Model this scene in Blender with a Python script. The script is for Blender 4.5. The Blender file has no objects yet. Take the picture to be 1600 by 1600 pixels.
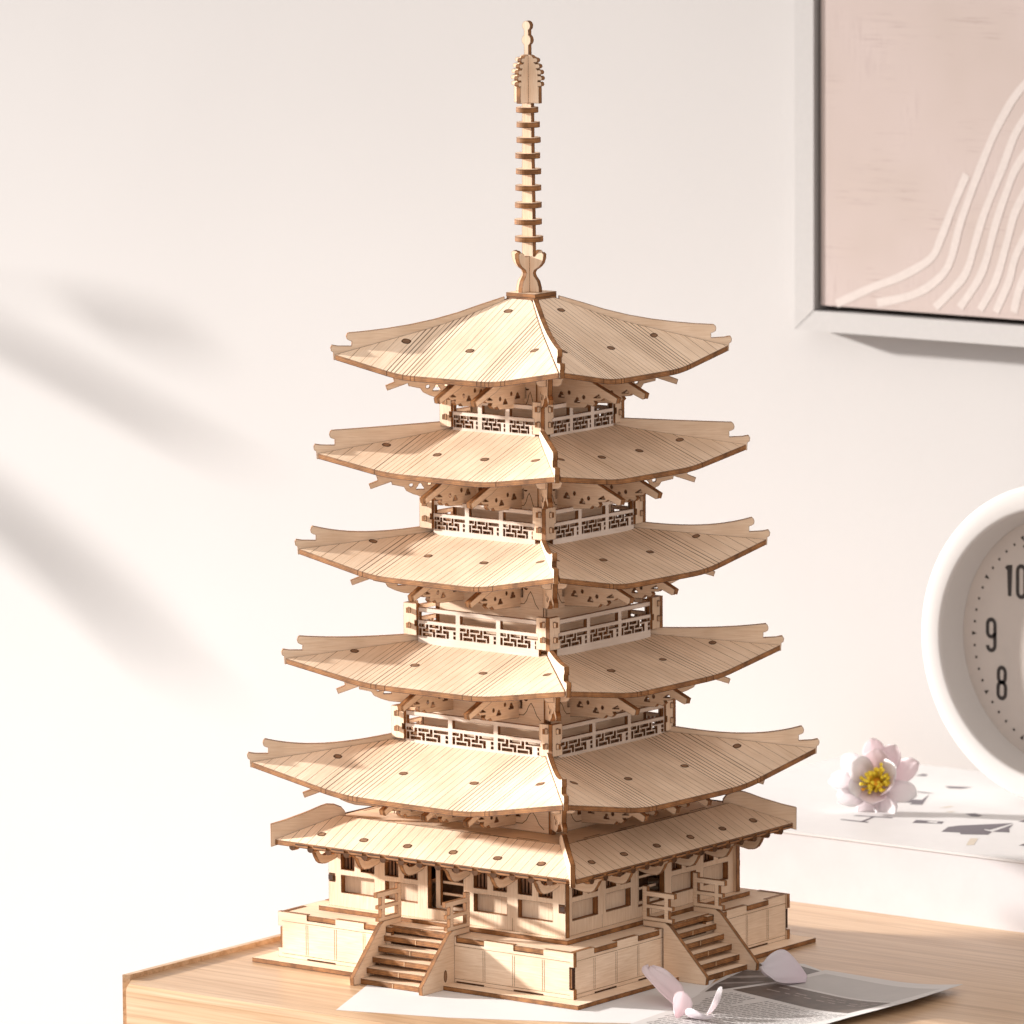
import bpy, math, random
from mathutils import Vector, Matrix
from mathutils.geometry import tessellate_polygon
random.seed(7)
S = 0.001            # everything below is in millimetres
ZS = 2.2             # z = 0 of the model drawings is the top of its base plate; the desk top is world 0
scene = bpy.context.scene
COL = scene.collection
PI = math.pi

# ------------------------------------------------------------------ materials
def new_mat(name):
    m = bpy.data.materials.new(name); m.use_nodes = True
    nt = m.node_tree
    return m, nt, nt.nodes['Principled BSDF']
def N(nt, typ, **kw):
    n = nt.nodes.new(typ)
    for k, v in kw.items(): setattr(n, k, v)
    return n
def ramp(nt, stops):
    r = N(nt, 'ShaderNodeValToRGB'); e = r.color_ramp.elements
    while len(e) < len(stops): e.new(0.5)
    for i, (p, c) in enumerate(stops):
        e[i].position = p; e[i].color = (c[0], c[1], c[2], 1)
    return r
def mixc(nt, fac, a, b, mode='MIX'):
    m = N(nt, 'ShaderNodeMix', data_type='RGBA', blend_type=mode)
    for sock, v in ((0, fac), (6, a), (7, b)):
        if isinstance(v, bpy.types.NodeSocket): nt.links.new(v, m.inputs[sock])
        else: m.inputs[sock].default_value = v if sock == 0 else (v[0], v[1], v[2], 1)
    return m.outputs[2]
def uv_noise(nt, sx, sy, scale=1.0, detail=4, rough=.6, dist=0, coord='UV'):
    tc = N(nt, 'ShaderNodeTexCoord'); mp = N(nt, 'ShaderNodeMapping')
    mp.inputs['Scale'].default_value = (sx, sy, 1 if coord == 'UV' else sy)
    nz = N(nt, 'ShaderNodeTexNoise')
    nz.inputs['Scale'].default_value = scale; nz.inputs['Detail'].default_value = detail
    nz.inputs['Roughness'].default_value = rough; nz.inputs['Distortion'].default_value = dist
    nt.links.new(tc.outputs[coord], mp.inputs[0]); nt.links.new(mp.outputs[0], nz.inputs[0])
    return nz.outputs['Fac']
def bump(nt, b, h, strength, dist):
    bp = N(nt, 'ShaderNodeBump'); bp.inputs['Strength'].default_value = strength; bp.inputs['Distance'].default_value = dist
    nt.links.new(h, bp.inputs['Height']); nt.links.new(bp.outputs[0], b.inputs['Normal'])

def birch(name, c1, c2, rot):
    m, nt, b = new_mat(name)
    sx, sy = (.9, .05) if rot else (.05, .9)
    g = uv_noise(nt, sx, sy, 1.6, 5, .65, .6)
    r = ramp(nt, [(.3, c1), (.62, c2), (.8, [x*1.04 for x in c2])]); nt.links.new(g, r.inputs[0])
    blot = uv_noise(nt, .035, .035, 1, 2, .5)
    rb = ramp(nt, [(.28, (.84, .81, .78)), (.6, (1.02, 1.02, 1.02))]); nt.links.new(blot, rb.inputs[0])
    col = mixc(nt, 1.0, r.outputs[0], rb.outputs[0], 'MULTIPLY')
    oi = N(nt, 'ShaderNodeObjectInfo')
    rr = ramp(nt, [(0, (.83, .80, .77)), (1, (1.05, 1.05, 1.05))]); nt.links.new(oi.outputs['Random'], rr.inputs[0])
    col = mixc(nt, 1.0, col, rr.outputs[0], 'MULTIPLY')
    # laser scorch: a thin brown line where a cut face meets its edge
    bv = N(nt, 'ShaderNodeBevel', samples=4); bv.inputs['Radius'].default_value = .0006
    ge = N(nt, 'ShaderNodeNewGeometry')
    dot = N(nt, 'ShaderNodeVectorMath', operation='DOT_PRODUCT')
    nt.links.new(bv.outputs[0], dot.inputs[0]); nt.links.new(ge.outputs['Normal'], dot.inputs[1])
    mr = N(nt, 'ShaderNodeMapRange'); mr.inputs[1].default_value = .995; mr.inputs[2].default_value = .93
    mr.inputs[3].default_value = 0; mr.inputs[4].default_value = .9
    nt.links.new(dot.outputs['Value'], mr.inputs[0])
    col = mixc(nt, mr.outputs[0], col, (.09, .04, .016))
    nt.links.new(col, b.inputs['Base Color']); b.inputs['Roughness'].default_value = .62
    b.inputs['Specular IOR Level'].default_value = .25
    bump(nt, b, g, .12, .0002)
    return m
BIRCH = birch('birch_ply_face', (.745, .54, .37), (.885, .70, .535), False)
BIRCHV = birch('birch_ply_face_upright_grain', (.745, .54, .37), (.885, .70, .535), True)

BIRCHPALE = birch('pale_birch_ply_face', (.77, .655, .565), (.86, .755, .67), False)

def edge_mat():
    m, nt, b = new_mat('burnt_ply_edge')
    tc = N(nt, 'ShaderNodeTexCoord'); sp = N(nt, 'ShaderNodeSeparateXYZ'); nt.links.new(tc.outputs['UV'], sp.inputs[0])
    n1 = uv_noise(nt, .25, 2.2, 1.3, 4, .7, .3)
    add = N(nt, 'ShaderNodeMath', operation='MULTIPLY_ADD'); add.inputs[1].default_value = .22; 
    nt.links.new(n1, add.inputs[0]); nt.links.new(sp.outputs[1], add.inputs[2])
    sub = N(nt, 'ShaderNodeMath', operation='SUBTRACT'); sub.inputs[1].default_value = .11; nt.links.new(add.outputs[0], sub.inputs[0])
    r = ramp(nt, [(0, (.06, .024, .01)), (.10, (.24, .105, .04)), (.24, (.48, .225, .075)), (.40, (.27, .115, .045)), (.56, (.52, .25, .09)),
                  (.72, (.27, .115, .042)), (.86, (.44, .22, .09)), (1, (.065, .027, .012))])
    nt.links.new(sub.outputs[0], r.inputs[0])
    n2 = uv_noise(nt, .12, .3, 1, 3, .6)
    r2 = ramp(nt, [(.3, (.33, .29, .26)), (.65, (.90, .86, .83))]); nt.links.new(n2, r2.inputs[0])
    nt.links.new(mixc(nt, 1, r.outputs[0], r2.outputs[0], 'MULTIPLY'), b.inputs['Base Color'])
    b.inputs['Roughness'].default_value = .6; b.inputs['Specular IOR Level'].default_value = .25
    return m
EDGE = edge_mat()
def plain(name, c, rough=.6, spec=.3, var=0.06, scale=400):
    m, nt, b = new_mat(name)
    nz = uv_noise(nt, 1, 1, scale, 4, .6, 0, 'Object')
    r = ramp(nt, [(.3, [x*(1-var) for x in c]), (.7, [min(1, x*(1+var)) for x in c])]); nt.links.new(nz, r.inputs[0])
    nt.links.new(r.outputs[0], b.inputs['Base Color'])
    b.inputs['Roughness'].default_value = rough; b.inputs['Specular IOR Level'].default_value = spec
    return m
CUT_SHADE = plain('scorch_and_painted_shade', (.085, .04, .02), .8, .1, .4)  # laser scorch; also colours the sheets that stand for unlit interiors
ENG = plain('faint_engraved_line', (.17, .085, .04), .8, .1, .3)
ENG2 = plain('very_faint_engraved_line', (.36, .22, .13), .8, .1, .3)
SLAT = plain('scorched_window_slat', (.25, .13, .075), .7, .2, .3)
TENON = plain('scorched_tenon_end', (.23, .125, .07), .7, .2, .35)
NUB = plain('pale_snapped_nub', (.62, .42, .26), .7, .2)
INK = plain('black_print', (.045, .038, .036), .5, .3, .1)
GREYINK = plain('grey_violet_print', (.115, .10, .115), .5, .3, .1)
BEIGEINK = plain('beige_print', (.52, .45, .37), .5, .3, .05)

# ------------------------------------------------------------------ mesh builder
class MB:
    def __init__(s): s.v = []; s.f = []; s.m = []; s.uv = []; s.mats = []
    def mi(s, m):
        if m not in s.mats: s.mats.append(m)
        return s.mats.index(m)
    def add(s, pts): i = len(s.v); s.v += [tuple(p) for p in pts]; return i
    def face(s, idx, mat, uv):
        s.f.append(tuple(idx)); s.m.append(s.mi(mat)); s.uv.append(list(uv))
    def quad(s, p, mat, uv=None):
        i = s.add(p); s.face(range(i, i+len(p)), mat, uv or [(q[0], q[1]) for q in p])
    def build(s, name, parent=None, loc=None, smooth=False, hide=False):
        me = bpy.data.meshes.new(name)
        me.from_pydata([(x*S, y*S, (z+ZS)*S) for x, y, z in s.v], [], s.f)
        for m in s.mats: me.materials.append(m)
        me.polygons.foreach_set('material_index', s.m)
        ul = me.uv_layers.new(name='UVMap')
        ul.data.foreach_set('uv', [c for f in s.uv for q in f for c in q])
        if smooth: me.polygons.foreach_set('use_smooth', [True]*len(s.f))
        me.update()
        o = bpy.data.objects.new(name, me); COL.objects.link(o)
        if parent: o.parent = parent
        return o

class Fr:
    """a drawing plane: origin, u, v axes; w = thickness direction"""
    def __init__(s, O, U, V, W=None):
        s.O = Vector(O); s.U = Vector(U); s.V = Vector(V); s.W = Vector(W) if W else s.U.cross(s.V)
        s.flip = s.U.cross(s.V).dot(s.W) < 0
    def __call__(s, u, v, w=0): return s.O + s.U*u + s.V*v + s.W*w
FRONT = lambda y: Fr((0, y, 0), (1, 0, 0), (0, 0, 1))          # faces -Y, u = x, v = z, thickness grows outward
SIDE = lambda x: Fr((x, 0, 0), (0, 1, 0), (0, 0, 1))            # faces +X, u = y, v = z
FLAT = lambda z: Fr((0, 0, z), (1, 0, 0), (0, 1, 0))            # faces up
R2 = math.sqrt(.5)
DIAG = lambda off=0: Fr((-off*R2, off*R2, 0), (-R2, -R2, 0), (0, 0, 1))   # vertical plane through the left corner, u = distance from axis
def area(p): return sum(p[i-1][0]*p[i][1]-p[i][0]*p[i-1][1] for i in range(len(p)))/2

def ply(mb, out, t, fr, holes=(), face=None, edge=None, w0=0, grain=0, back=True):
    """one laser-cut board: outline (u, v), thickness t, optional cut-outs"""
    face = face or (BIRCHV if grain else BIRCH); edge = edge or EDGE
    out = list(out)
    if area(out) < 0: out.reverse()
    loops = [out]
    for h in holes:
        h = list(h)
        if area(h) > 0: h.reverse()
        loops.append(h)
    tri = tessellate_polygon([[Vector((p[0], p[1], 0)) for p in l] for l in loops])
    flat = [p for l in loops for p in l]
    n = len(flat)
    i0 = mb.add([fr(p[0], p[1], w0) for p in flat]); i1 = mb.add([fr(p[0], p[1], w0+t) for p in flat])
    for a, b, c in tri:
        A, B, C = flat[a], flat[b], flat[c]
        ar = (B[0]-A[0])*(C[1]-A[1])-(C[0]-A[0])*(B[1]-A[1])
        if abs(ar) < 1e-9: continue
        if ar < 0: b, c = c, b
        if fr.flip: b, c = c, b
        uv = [flat[k] for k in (a, b, c)]
        mb.face((i1+a, i1+b, i1+c), face, uv)
        if back: mb.face((i0+a, i0+c, i0+b), face, [uv[0], uv[2], uv[1]])
    k = 0; off = random.uniform(0, 90)
    for l in loops:
        L = len(l); d = off
        for q in range(L):
            a, b = k+q, k+(q+1) % L
            e = math.dist(flat[a], flat[b])
            idx = (i0+a, i0+b, i1+b, i1+a); uv = [(d, 0), (d+e, 0), (d+e, 1), (d, 1)]
            if fr.flip: idx = idx[::-1]; uv = uv[::-1]
            mb.face(idx, edge, uv); d += e
        k += L
def rect(u0, v0, u1, v1): return [(u0, v0), (u1, v0), (u1, v1), (u0, v1)]
def oval(cu, cv, ru, rv, n=20): return [(cu+ru*math.cos(2*PI*i/n), cv+rv*math.sin(2*PI*i/n)) for i in range(n)]
def arc(cu, cv, ru, rv, a0, a1, n): return [(cu+ru*math.cos(math.radians(a0+(a1-a0)*i/n)), cv+rv*math.sin(math.radians(a0+(a1-a0)*i/n))) for i in range(n+1)]
def grid(mb, us, vs, solid, t, fr, w0=0, face=None, edge=None, grain=0):
    """a board whose cut-outs follow a grid: solid(i, j) says whether the cell is wood"""
    face = face or (BIRCHV if grain else BIRCH); edge = edge or EDGE
    nu, nv = len(us)-1, len(vs)-1
    idx = {}
    def V(i, j, k):
        if (i, j, k) not in idx: idx[(i, j, k)] = mb.add([fr(us[i], vs[j], w0+t*k)])
        return idx[(i, j, k)]
    def put(q, mat, uv):
        if fr.flip: q = q[::-1]; uv = uv[::-1]
        mb.face(q, mat, uv)
    ok = lambda i, j: 0 <= i < nu and 0 <= j < nv and solid(i, j)
    for i in range(nu):
        for j in range(nv):
            if not solid(i, j): continue
            u0, u1, v0, v1 = us[i], us[i+1], vs[j], vs[j+1]
            c = [(i, j), (i+1, j), (i+1, j+1), (i, j+1)]; uv = [(u0, v0), (u1, v0), (u1, v1), (u0, v1)]
            put([V(a, b, 1) for a, b in c], face, uv)
            put([V(a, b, 0) for a, b in c][::-1], face, uv[::-1])
            for (di, dj), (p, q) in (((0, -1), (0, 1)), ((1, 0), (1, 2)), ((0, 1), (2, 3)), ((-1, 0), (3, 0))):
                if not ok(i+di, j+dj):
                    P, Q = c[p], c[q]; e0 = uv[p][0]+uv[p][1]; e1 = uv[q][0]+uv[q][1]
                    put([V(*P, 0), V(*Q, 0), V(*Q, 1), V(*P, 1)], edge, [(e0, 0), (e1, 0), (e1, 1), (e0, 1)])
def line(mb, pts, w, fr, mat, h=.05, closed=False):
    """an engraved line: a hair-thin ribbon along pts on the face w = h"""
    n = len(pts); L = []; Rr = []
    for i in range(n):
        a = pts[i-1] if (i or closed) else pts[i]; b = pts[(i+1) % n] if (i < n-1 or closed) else pts[i]
        d = Vector((b[0]-a[0], b[1]-a[1])); d = d.normalized() if d.length else Vector((1, 0)); nx, ny = -d.y, d.x
        k = 1
        if a != pts[i] and b != pts[i]:
            d1 = Vector((pts[i][0]-a[0], pts[i][1]-a[1])).normalized(); k = 1/max(.5, abs(d1.x*d.x+d1.y*d.y))
        ww = w[i] if isinstance(w, (list, tuple)) else w
        L.append((pts[i][0]+nx*ww/2*k, pts[i][1]+ny*ww/2*k)); Rr.append((pts[i][0]-nx*ww/2*k, pts[i][1]-ny*ww/2*k))
    for i in range(n if closed else n-1):
        j = (i+1) % n
        q = [Rr[i], Rr[j], L[j], L[i]]
        p3 = [fr(a, b, h) for a, b in q]
        if fr.flip: p3 = p3[::-1]
        mb.quad(p3, mat, [(a, b) for a, b in q])
def sheetpoly(mb, out, fr, mat, h=.05):
    tri = tessellate_polygon([[Vector((p[0], p[1], 0)) for p in out]])
    i0 = mb.add([fr(p[0], p[1], h) for p in out])
    for a, b, c in tri:
        A, B, C = out[a], out[b], out[c]
        ar = (B[0]-A[0])*(C[1]-A[1])-(C[0]-A[0])*(B[1]-A[1])
        if (ar < 0) != fr.flip: b, c = c, b
        mb.face((i0+a, i0+b, i0+c), mat, [out[a], out[b], out[c]])
def lathe(mb, prof, fr, n=96, mats=None, mat=None, cap=False):
    """prof: (radius, w) list turned about fr's w axis"""
    rows = []
    for r, w in prof:
        rows.append(mb.add([fr(r*math.cos(2*PI*i/n), r*math.sin(2*PI*i/n), w) for i in range(n)]))
    for k in range(len(prof)-1):
        for i in range(n):
            j = (i+1) % n
            q = (rows[k]+i, rows[k]+j, rows[k+1]+j, rows[k+1]+i)
            mb.face(q if not fr.flip else q[::-1], mats[k] if mats else mat, [(i, k), (i+1, k), (i+1, k+1), (i, k+1)])

def tag(o, label, cat, group=None, kind=None):
    if label: o['label'] = label
    if cat: o['category'] = cat
    if group: o['group'] = group
    if kind: o['kind'] = kind
    return o
def empty(name, loc=(0, 0, 0)):
    o = bpy.data.objects.new(name, None); COL.objects.link(o); o.empty_display_size = .02
    o.location = [c*S for c in loc]; return o
def copy(o, parent, rz=0):
    c = o.copy(); COL.objects.link(c); c.parent = parent; c.rotation_euler.z = rz+(random.uniform(-.0045, .0045) if rz else 0)
    return c
def four(mb, name, parent, smooth=False):
    o = mb.build(name, parent, smooth=smooth); out = [o]
    for k in (1, 2, 3): out.append(copy(o, parent, k*PI/2))
    return out

# ================================================================== THE PAGODA MODEL
pagoda = empty('pagoda_model')
tag(pagoda, 'pale plywood model of a five-roofed pagoda with a tall ringed spire and burnt edges', 'model pagoda')
T = 2.3   # board thickness

# ---- base plate and podium
mb = MB(); ply(mb, rect(-95, -95, 95, 95), 2.08, FLAT(-2.08))
mb.build('base_plate', pagoda)
mb = MB()
PA = 86.2
tabs = [(-PA, -69), (-52, -35), (-19, 19), (35, 52), (69, PA)]
notch = [(-69, -52), (-35, -19), (19, 35), (52, 69)]
def pod_side(mb, fr, u0, u1, full):
    out = [(u0, 0.05), (u1, 0.05)]
    if full: out += [(u1, 4.6), (u1-2.4, 4.6), (u1-2.4, 15), (u1, 15)]
    z1, z0 = 21.75, 18.9
    pts = []
    for a, b in tabs:
        a, b = max(a, u0), min(b, u1)
        if a == -19:
            pts += [(a, z0), (a, 14), (15.9, 14), (15.9, z1), (b, z1), (b, z0)] if full else [(a, z0), (a, z1), (-14, z1), (-14, 14), (b, 14), (b, z0)]
            continue
        pts += [(a, z0), (a, z1), (b, z1), (b, z0)]
    pts = [p for i, p in enumerate(pts) if not (i in (0, len(pts)-1))]
    out += pts[::-1]
    if full: out += [(u0, 15), (u0+2.4, 15), (u0+2.4, 4.6), (u0, 4.6)]
    ply(mb, out, T, fr, w0=-T)
    for x in (35, 52, 69):
        for s in (-1, 1):
            for d in (-.55, .55): line(mb, [(s*x+d, 2.4), (s*x+d, 16.8)], .22, fr, ENG)
    line(mb, [(-84, 17.4), (84, 17.4)], .2, fr, ENG); line(mb, [(-84, 2.0), (84, 2.0)], .2, fr, ENG)
    for a, b in notch: line(mb, [(a, .5), (b, .5)], .8, fr, CUT_SHADE, .06)
for k in range(4):
    a = k*PI/2; c, s = math.cos(a), math.sin(a)
    fr = Fr((PA*s, -PA*c, 0), (c, s, 0), (0, 0, 1))
    if k % 2 == 0: pod_side(mb, fr, -PA, PA, True)
    else:
        fr = Fr(((PA-.9)*s, -(PA-.9)*c, 0), (c, s, 0), (0, 0, 1)); pod_side(mb, fr, -PA+T, PA-T, False)
        # tenons of the side boards, flush with the front boards at the corners
        for e in (-1, 1):
            u0, u1 = (PA-2.4, PA-.25) if e > 0 else (-PA+.25, -PA+2.4)
            ply(mb, rect(u0, 5.2, u1, 14.4), T-.4, fr, w0=-T+.2, face=EDGE)
# top plate, its edge showing in the notches
top = []
for k in range(4):
    a = k*PI/2; c, s = math.cos(a), math.sin(a)
    p = []
    for A, B in notch: p += [(A+.1, -PA+T+.1), (A+.1, -PA+.25), (B-.1, -PA+.25), (B-.1, -PA+T+.1)]
    top += [(-PA+T+.1, -PA+T+.1)] if k == 0 else []
    top += [(c*x-s*y, s*x+c*y) for x, y in p] + ([(c*(PA-T-.1)-s*(-PA+T+.1), s*(PA-T-.1)+c*(-PA+T+.1))] if k < 3 else [])
ply(mb, top, 2.4, FLAT(19.1))
podium = mb.build('podium', pagoda)
mb = MB(); ply(mb, rect(-72.6, -72.6, 72.6, 72.6), 2.2, FLAT(21.55)); mb.build('plinth', pagoda)

# ---- stairs with cheeks and hand rails
def stair_parts():
    cheek = MB()
    ply(cheek, [(-110.4, -2.15), (-86.35, -2.15), (-86.35, 21.8), (-74.8, 21.8), (-74.8, 24.6), (-87.4, 24.6), (-90, 23.2), (-110.8, 1.6)], T, SIDE(-24.2))
    slot = MB()
    for x in (-24.25, 18.05):
        pass
    cheek2 = MB()
    ply(cheek2, [(-110.4, -2.15), (-86.35, -2.15), (-86.35, 21.8), (-74.8, 21.8), (-74.8, 24.6), (-87.4, 24.6), (-90, 23.2), (-110.8, 1.6)], T, SIDE(15.8))
    for mm, x in ((cheek, -24.2), (cheek2, 15.8)):
        for w in (T+.06,):
            o = [(-93.4+1.1*math.cos(t)*(1 if abs(math.sin(t)) > .3 else 1), 4.2+2.7*math.sin(t)) for t in [i*2*PI/16 for i in range(16)]]
            sheetpoly(mm, o, SIDE(x), TENON, w); line(mm, o, .35, SIDE(x), CUT_SHADE, w+.03, closed=True)
    treads = []
    for i in range(6):
        yf = -105.6+4.4*i; z = -2.1+4.35*i
        t = MB(); ply(t, rect(-21.8, yf, 15.7, -87 if i < 4 else (-80 if i == 4 else -74)), 2.55, FLAT(z))
        ply(t, rect(-3.3, .1, -3.0, 2.3), .15, Fr((0, yf, z), (1, 0, 0), (0, 0, 1)), face=NUB, edge=NUB)
        treads.append(t)
    rails = []
    us = [-92.6, -91.4, -89.2, -86.8, -77.0, -74.4]
    vs = [24.65, 26.5, 30.4, 32.2, 36.0, 37.2, 38.4, 40.6]
    def solid(i, j):
        if i == 4: return True                      # tall newel
        if i == 2: return j <= 5
        if j in (0,): return i >= 1
        if j == 2: return i >= 1
        if j in (4, 5): return True
        return False
    for x in (-24.1, 15.9):
        r = MB(); grid(r, us, vs, solid, 2.1, SIDE(x)); rails.append(r)
    return cheek, cheek2, treads, rails
shift = [-0.0, 5.0, 0, 0]
c1, c2, tr, rl = stair_parts()
protos = [(c1, 'cheek'), (c2, 'cheek')] + [(r, 'handrail') for r in rl]
stairs = []
for k in range(4):
    if k == 0:
        st0 = tr[0].build('staircase', pagoda)      # the lowest step carries the rest
        kids0 = [t.build('tread', st0) for t in tr[1:]] + [m.build(n, st0) for m, n in protos]
        st = st0
    else:
        st = copy(st0, pagoda, k*PI/2)
        for c in kids0: copy(c, st)
    sh = (0, 8.0, 0, 0)[k]
    a = k*PI/2
    st.location = (math.cos(a)*sh*S, math.sin(a)*sh*S, 0)

# ---- first storey walls
HW = 69.2; HT = 3.0
xs = sorted(set([-HW, HW] + [s*x for s in (-1, 1) for x in (10.4, 16.4, 24.2, 27.8, 35.6, 42.0, 50.0, 53.8, 61.8)]))
zs = [23.75, 28.9, 30.6, 39.0, 41.6, 58.6, 63]
def wall_solid(i, j):
    x = abs((xs[i]+xs[i+1])/2); z = (zs[j]+zs[j+1])/2
    if x < 10.4: return not (28.9 < z < 58.6)
    for a, b, c, d in ((16.4, 24.2, 27.8, 35.6), (42.0, 50.0, 53.8, 61.8)):
        if a < x < d:
            if 30.6 < z < 39.0: return False
            if 41.6 < z < 58.6: return b < x < c
    return True
def hall_wall(side):
    fr = FRONT(-HW+HT) if not side else FRONT(-HW+HT+1.6)
    e = 0 if not side else HT-.15
    w = MB(); X = [x if abs(x) < HW else math.copysign(HW-e, x) for x in xs]
    grid(w, X, zs, wall_solid, HT, fr, grain=1)
    if not side:                                      # the notch with the side wall's tenon in it
        for s in (-1, 1):
            line(w, [(s*(HW-2.1), 35.2), (s*(HW-2.1), 39.4)], 3.6, fr, CUT_SHADE, HT+.05)
            ply(w, rect(min(s*(HW-2.8), s*(HW-.2)), 36.1, max(s*(HW-2.8), s*(HW-.2)), 38.5), .5, fr, w0=HT, face=EDGE)
    line(w, [(0, 24), (0, 28.5)], .2, fr, ENG, HT+.04); 
    for s in (-1, 1): line(w, [(s*38.8, 24), (s*38.8, 30)], .2, fr, ENG, HT+.04)
    wall = w.build('hall_wall', pagoda)
    yb = fr.O.y
    for s in (-1, 1):
        for a, d in ((16.4, 35.6), (42.0, 61.8)):
            p = MB(); ply(p, rect(min(s*a, s*d)-1, 30, max(s*a, s*d)+1, 40.3), 1.6, FRONT(yb), w0=-1.7, grain=1); p.build('recessed_panel', wall)
            for b0 in (0, 11.6):
                q = MB(); u0 = min(s*a, s*d)+b0
                for i in range(4):
                    x = u0+.25+i*2.05
                    ply(q, rect(x, 41.0, x+1.15, 59.4), 1.5, FRONT(yb), w0=-1.55-.0, face=SLAT, edge=CUT_SHADE)
                ply(q, rect(u0-.8, 40.6, u0+8.8, 60), .4, FRONT(yb), w0=-3.6, face=CUT_SHADE, edge=CUT_SHADE)  # dark sheet, painted shade of the unlit hall behind the slats
                q.build('barred_window', wall)
    d = MB()
    us = [-11.5, -7.6, -5.6, 10.2, 11.5]; vs = [28, 30.8, 34.6, 35.9, 40.2, 41.5, 46.8, 47.0, 58.4, 60]
    ply(d, [(-8.2, 28.2), (10.8, 28.2), (10.8, 30.4), (-5.4, 30.4), (-5.4, 47), (-8.2, 47)], 1.8, FRONT(yb), w0=-2.0, grain=1)
    for z in (35.0, 40.4): ply(d, rect(-6.6, z, 10.9, z+1.35), 1.4, FRONT(yb), w0=-3.5)
    ply(d, rect(-11.8, 27.5, 11.8, 61), .5, FRONT(yb), w0=-8, face=CUT_SHADE, edge=CUT_SHADE)  # dark sheet standing in for the shade inside the doorway
    d.build('door', wall)
    return wall
w0 = hall_wall(False); w1 = hall_wall(True)
w1.rotation_euler.z = PI/2
for w, rz in ((w0, PI), (w1, 3*PI/2)):
    c = copy(w, pagoda, rz)
    for ch in list(w.children): copy(ch, c)
mb = MB(); ply(mb, rect(-64.5, -64.5, 64.5, 64.5), 2, FLAT(23.9)); mb.build('hall_floor', pagoda)

# ---- roof sheets
def roof_cols(a, b, zone, sp, strong):
    """x positions of the engraved plank lines"""
    d0, d1 = zone; L = []
    x = sp[1]/2
    while x < d0*a: L.append((x, 0)); x += sp[1]
    x = d0*a
    while x < d1*a: L.append((x, 1 if random.random() < strong else 0)); x += sp[2]
    while x < a-3: L.append((x, 0)); x += sp[0]
    return [(s*x+random.uniform(-.15, .15), k) for s in (-1, 1) for x, k in L]
def rise(u):
    u = abs(u)
    if u < .27: return 0
    if u < .53: return (u-.27)**2/.52/.60
    return (.13+u-.53)/.60
def roof_sheet(mb, a, b, z0, dz, m, t, lines, ovals, pw=2.6, gap=1.42):
    g = gap*1.414
    lift = lambda x: z0+dz*rise(x/a)
    xm = a-g-.2
    cols = set(round(-xm+2*xm*i/64, 3) for i in range(65)) | {-b, b}
    strip = {}
    for x, k in lines:
        w = .48 if k else .27
        if abs(x) > xm-1: continue
        cols = {c for c in cols if not (x-w/2-.02 < c < x+w/2+.02) or abs(c) == b}
        cols |= {round(x-w/2, 3), round(x+w/2, 3)}; strip[(round(x-w/2, 3))] = CUT_SHADE if k else (ENG if random.random() < .6 else ENG2)
    cols = sorted(cols)
    ye = lambda x: -max(abs(x)+g, b) if abs(x)+g < a else -a
    Zt = lambda x, y: lift(x)+m*(a+y)
    TT = []; BB = []
    NY = 5
    for x in cols:
        y1 = ye(x); ys = [-a+(y1+a)*j/NY for j in range(NY+1)]
        TT.append(mb.add([(x, y, Zt(x, y)) for y in ys])); BB.append(mb.add([(x, y, Zt(x, y)-t) for y in ys]))
    Y = lambda i, j: -a+(ye(cols[i])+a)*j/NY
    for i in range(len(cols)-1):
        mt = strip.get(cols[i], BIRCHV)
        for j in range(NY):
            uv = [(cols[i], Y(i, j)), (cols[i+1], Y(i+1, j)), (cols[i+1], Y(i+1, j+1)), (cols[i], Y(i, j+1))]
            mb.face((TT[i]+j, TT[i+1]+j, TT[i+1]+j+1, TT[i]+j+1), mt, uv)
            mb.face((BB[i]+j+1, BB[i+1]+j+1, BB[i+1]+j, BB[i]+j), BIRCHV, uv[::-1])
        u0, u1 = cols[i], cols[i+1]
        em = CUT_SHADE if strip.get(cols[i]) is CUT_SHADE and abs(u0) > .2*a and random.random() < .6 else EDGE
        mb.face((BB[i], BB[i+1], TT[i+1], TT[i]), em, [(u0, 0), (u1, 0), (u1, 1), (u0, 1)])
        mb.face((BB[i+1]+NY, BB[i]+NY, TT[i]+NY, TT[i+1]+NY), EDGE, [(u1, 0), (u0, 0), (u0, 1), (u1, 1)])
    for i, sgn in ((0, 1), (len(cols)-1, -1)):
        for j in range(NY):
            q = (BB[i]+j+1, BB[i]+j, TT[i]+j, TT[i]+j+1)
            mb.face(q if sgn > 0 else q[::-1], EDGE, [(j, 0), (j+1, 0), (j+1, 1), (j, 1)] if sgn > 0 else [(j, 1), (j+1, 1), (j+1, 0), (j, 0)])
    for ox, oy in ovals:
        rx, ry = 2.75+random.uniform(-.2, .15), 1.45+random.uniform(-.1, .15)
        for k, mat, h in ((1, CUT_SHADE, .06), (.72, TENON, .1)):
            n = 18
            pts = [(ox+rx*k*max(-.86, min(.86, math.cos(2*PI*i/n)))*1.0, oy+ry*k*math.sin(2*PI*i/n)) for i in range(n)]
            i0 = mb.add([(x, y, Zt(x, y)+h) for x, y in pts])
            mb.face(range(i0, i0+n), mat, pts)
    return Zt
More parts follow.
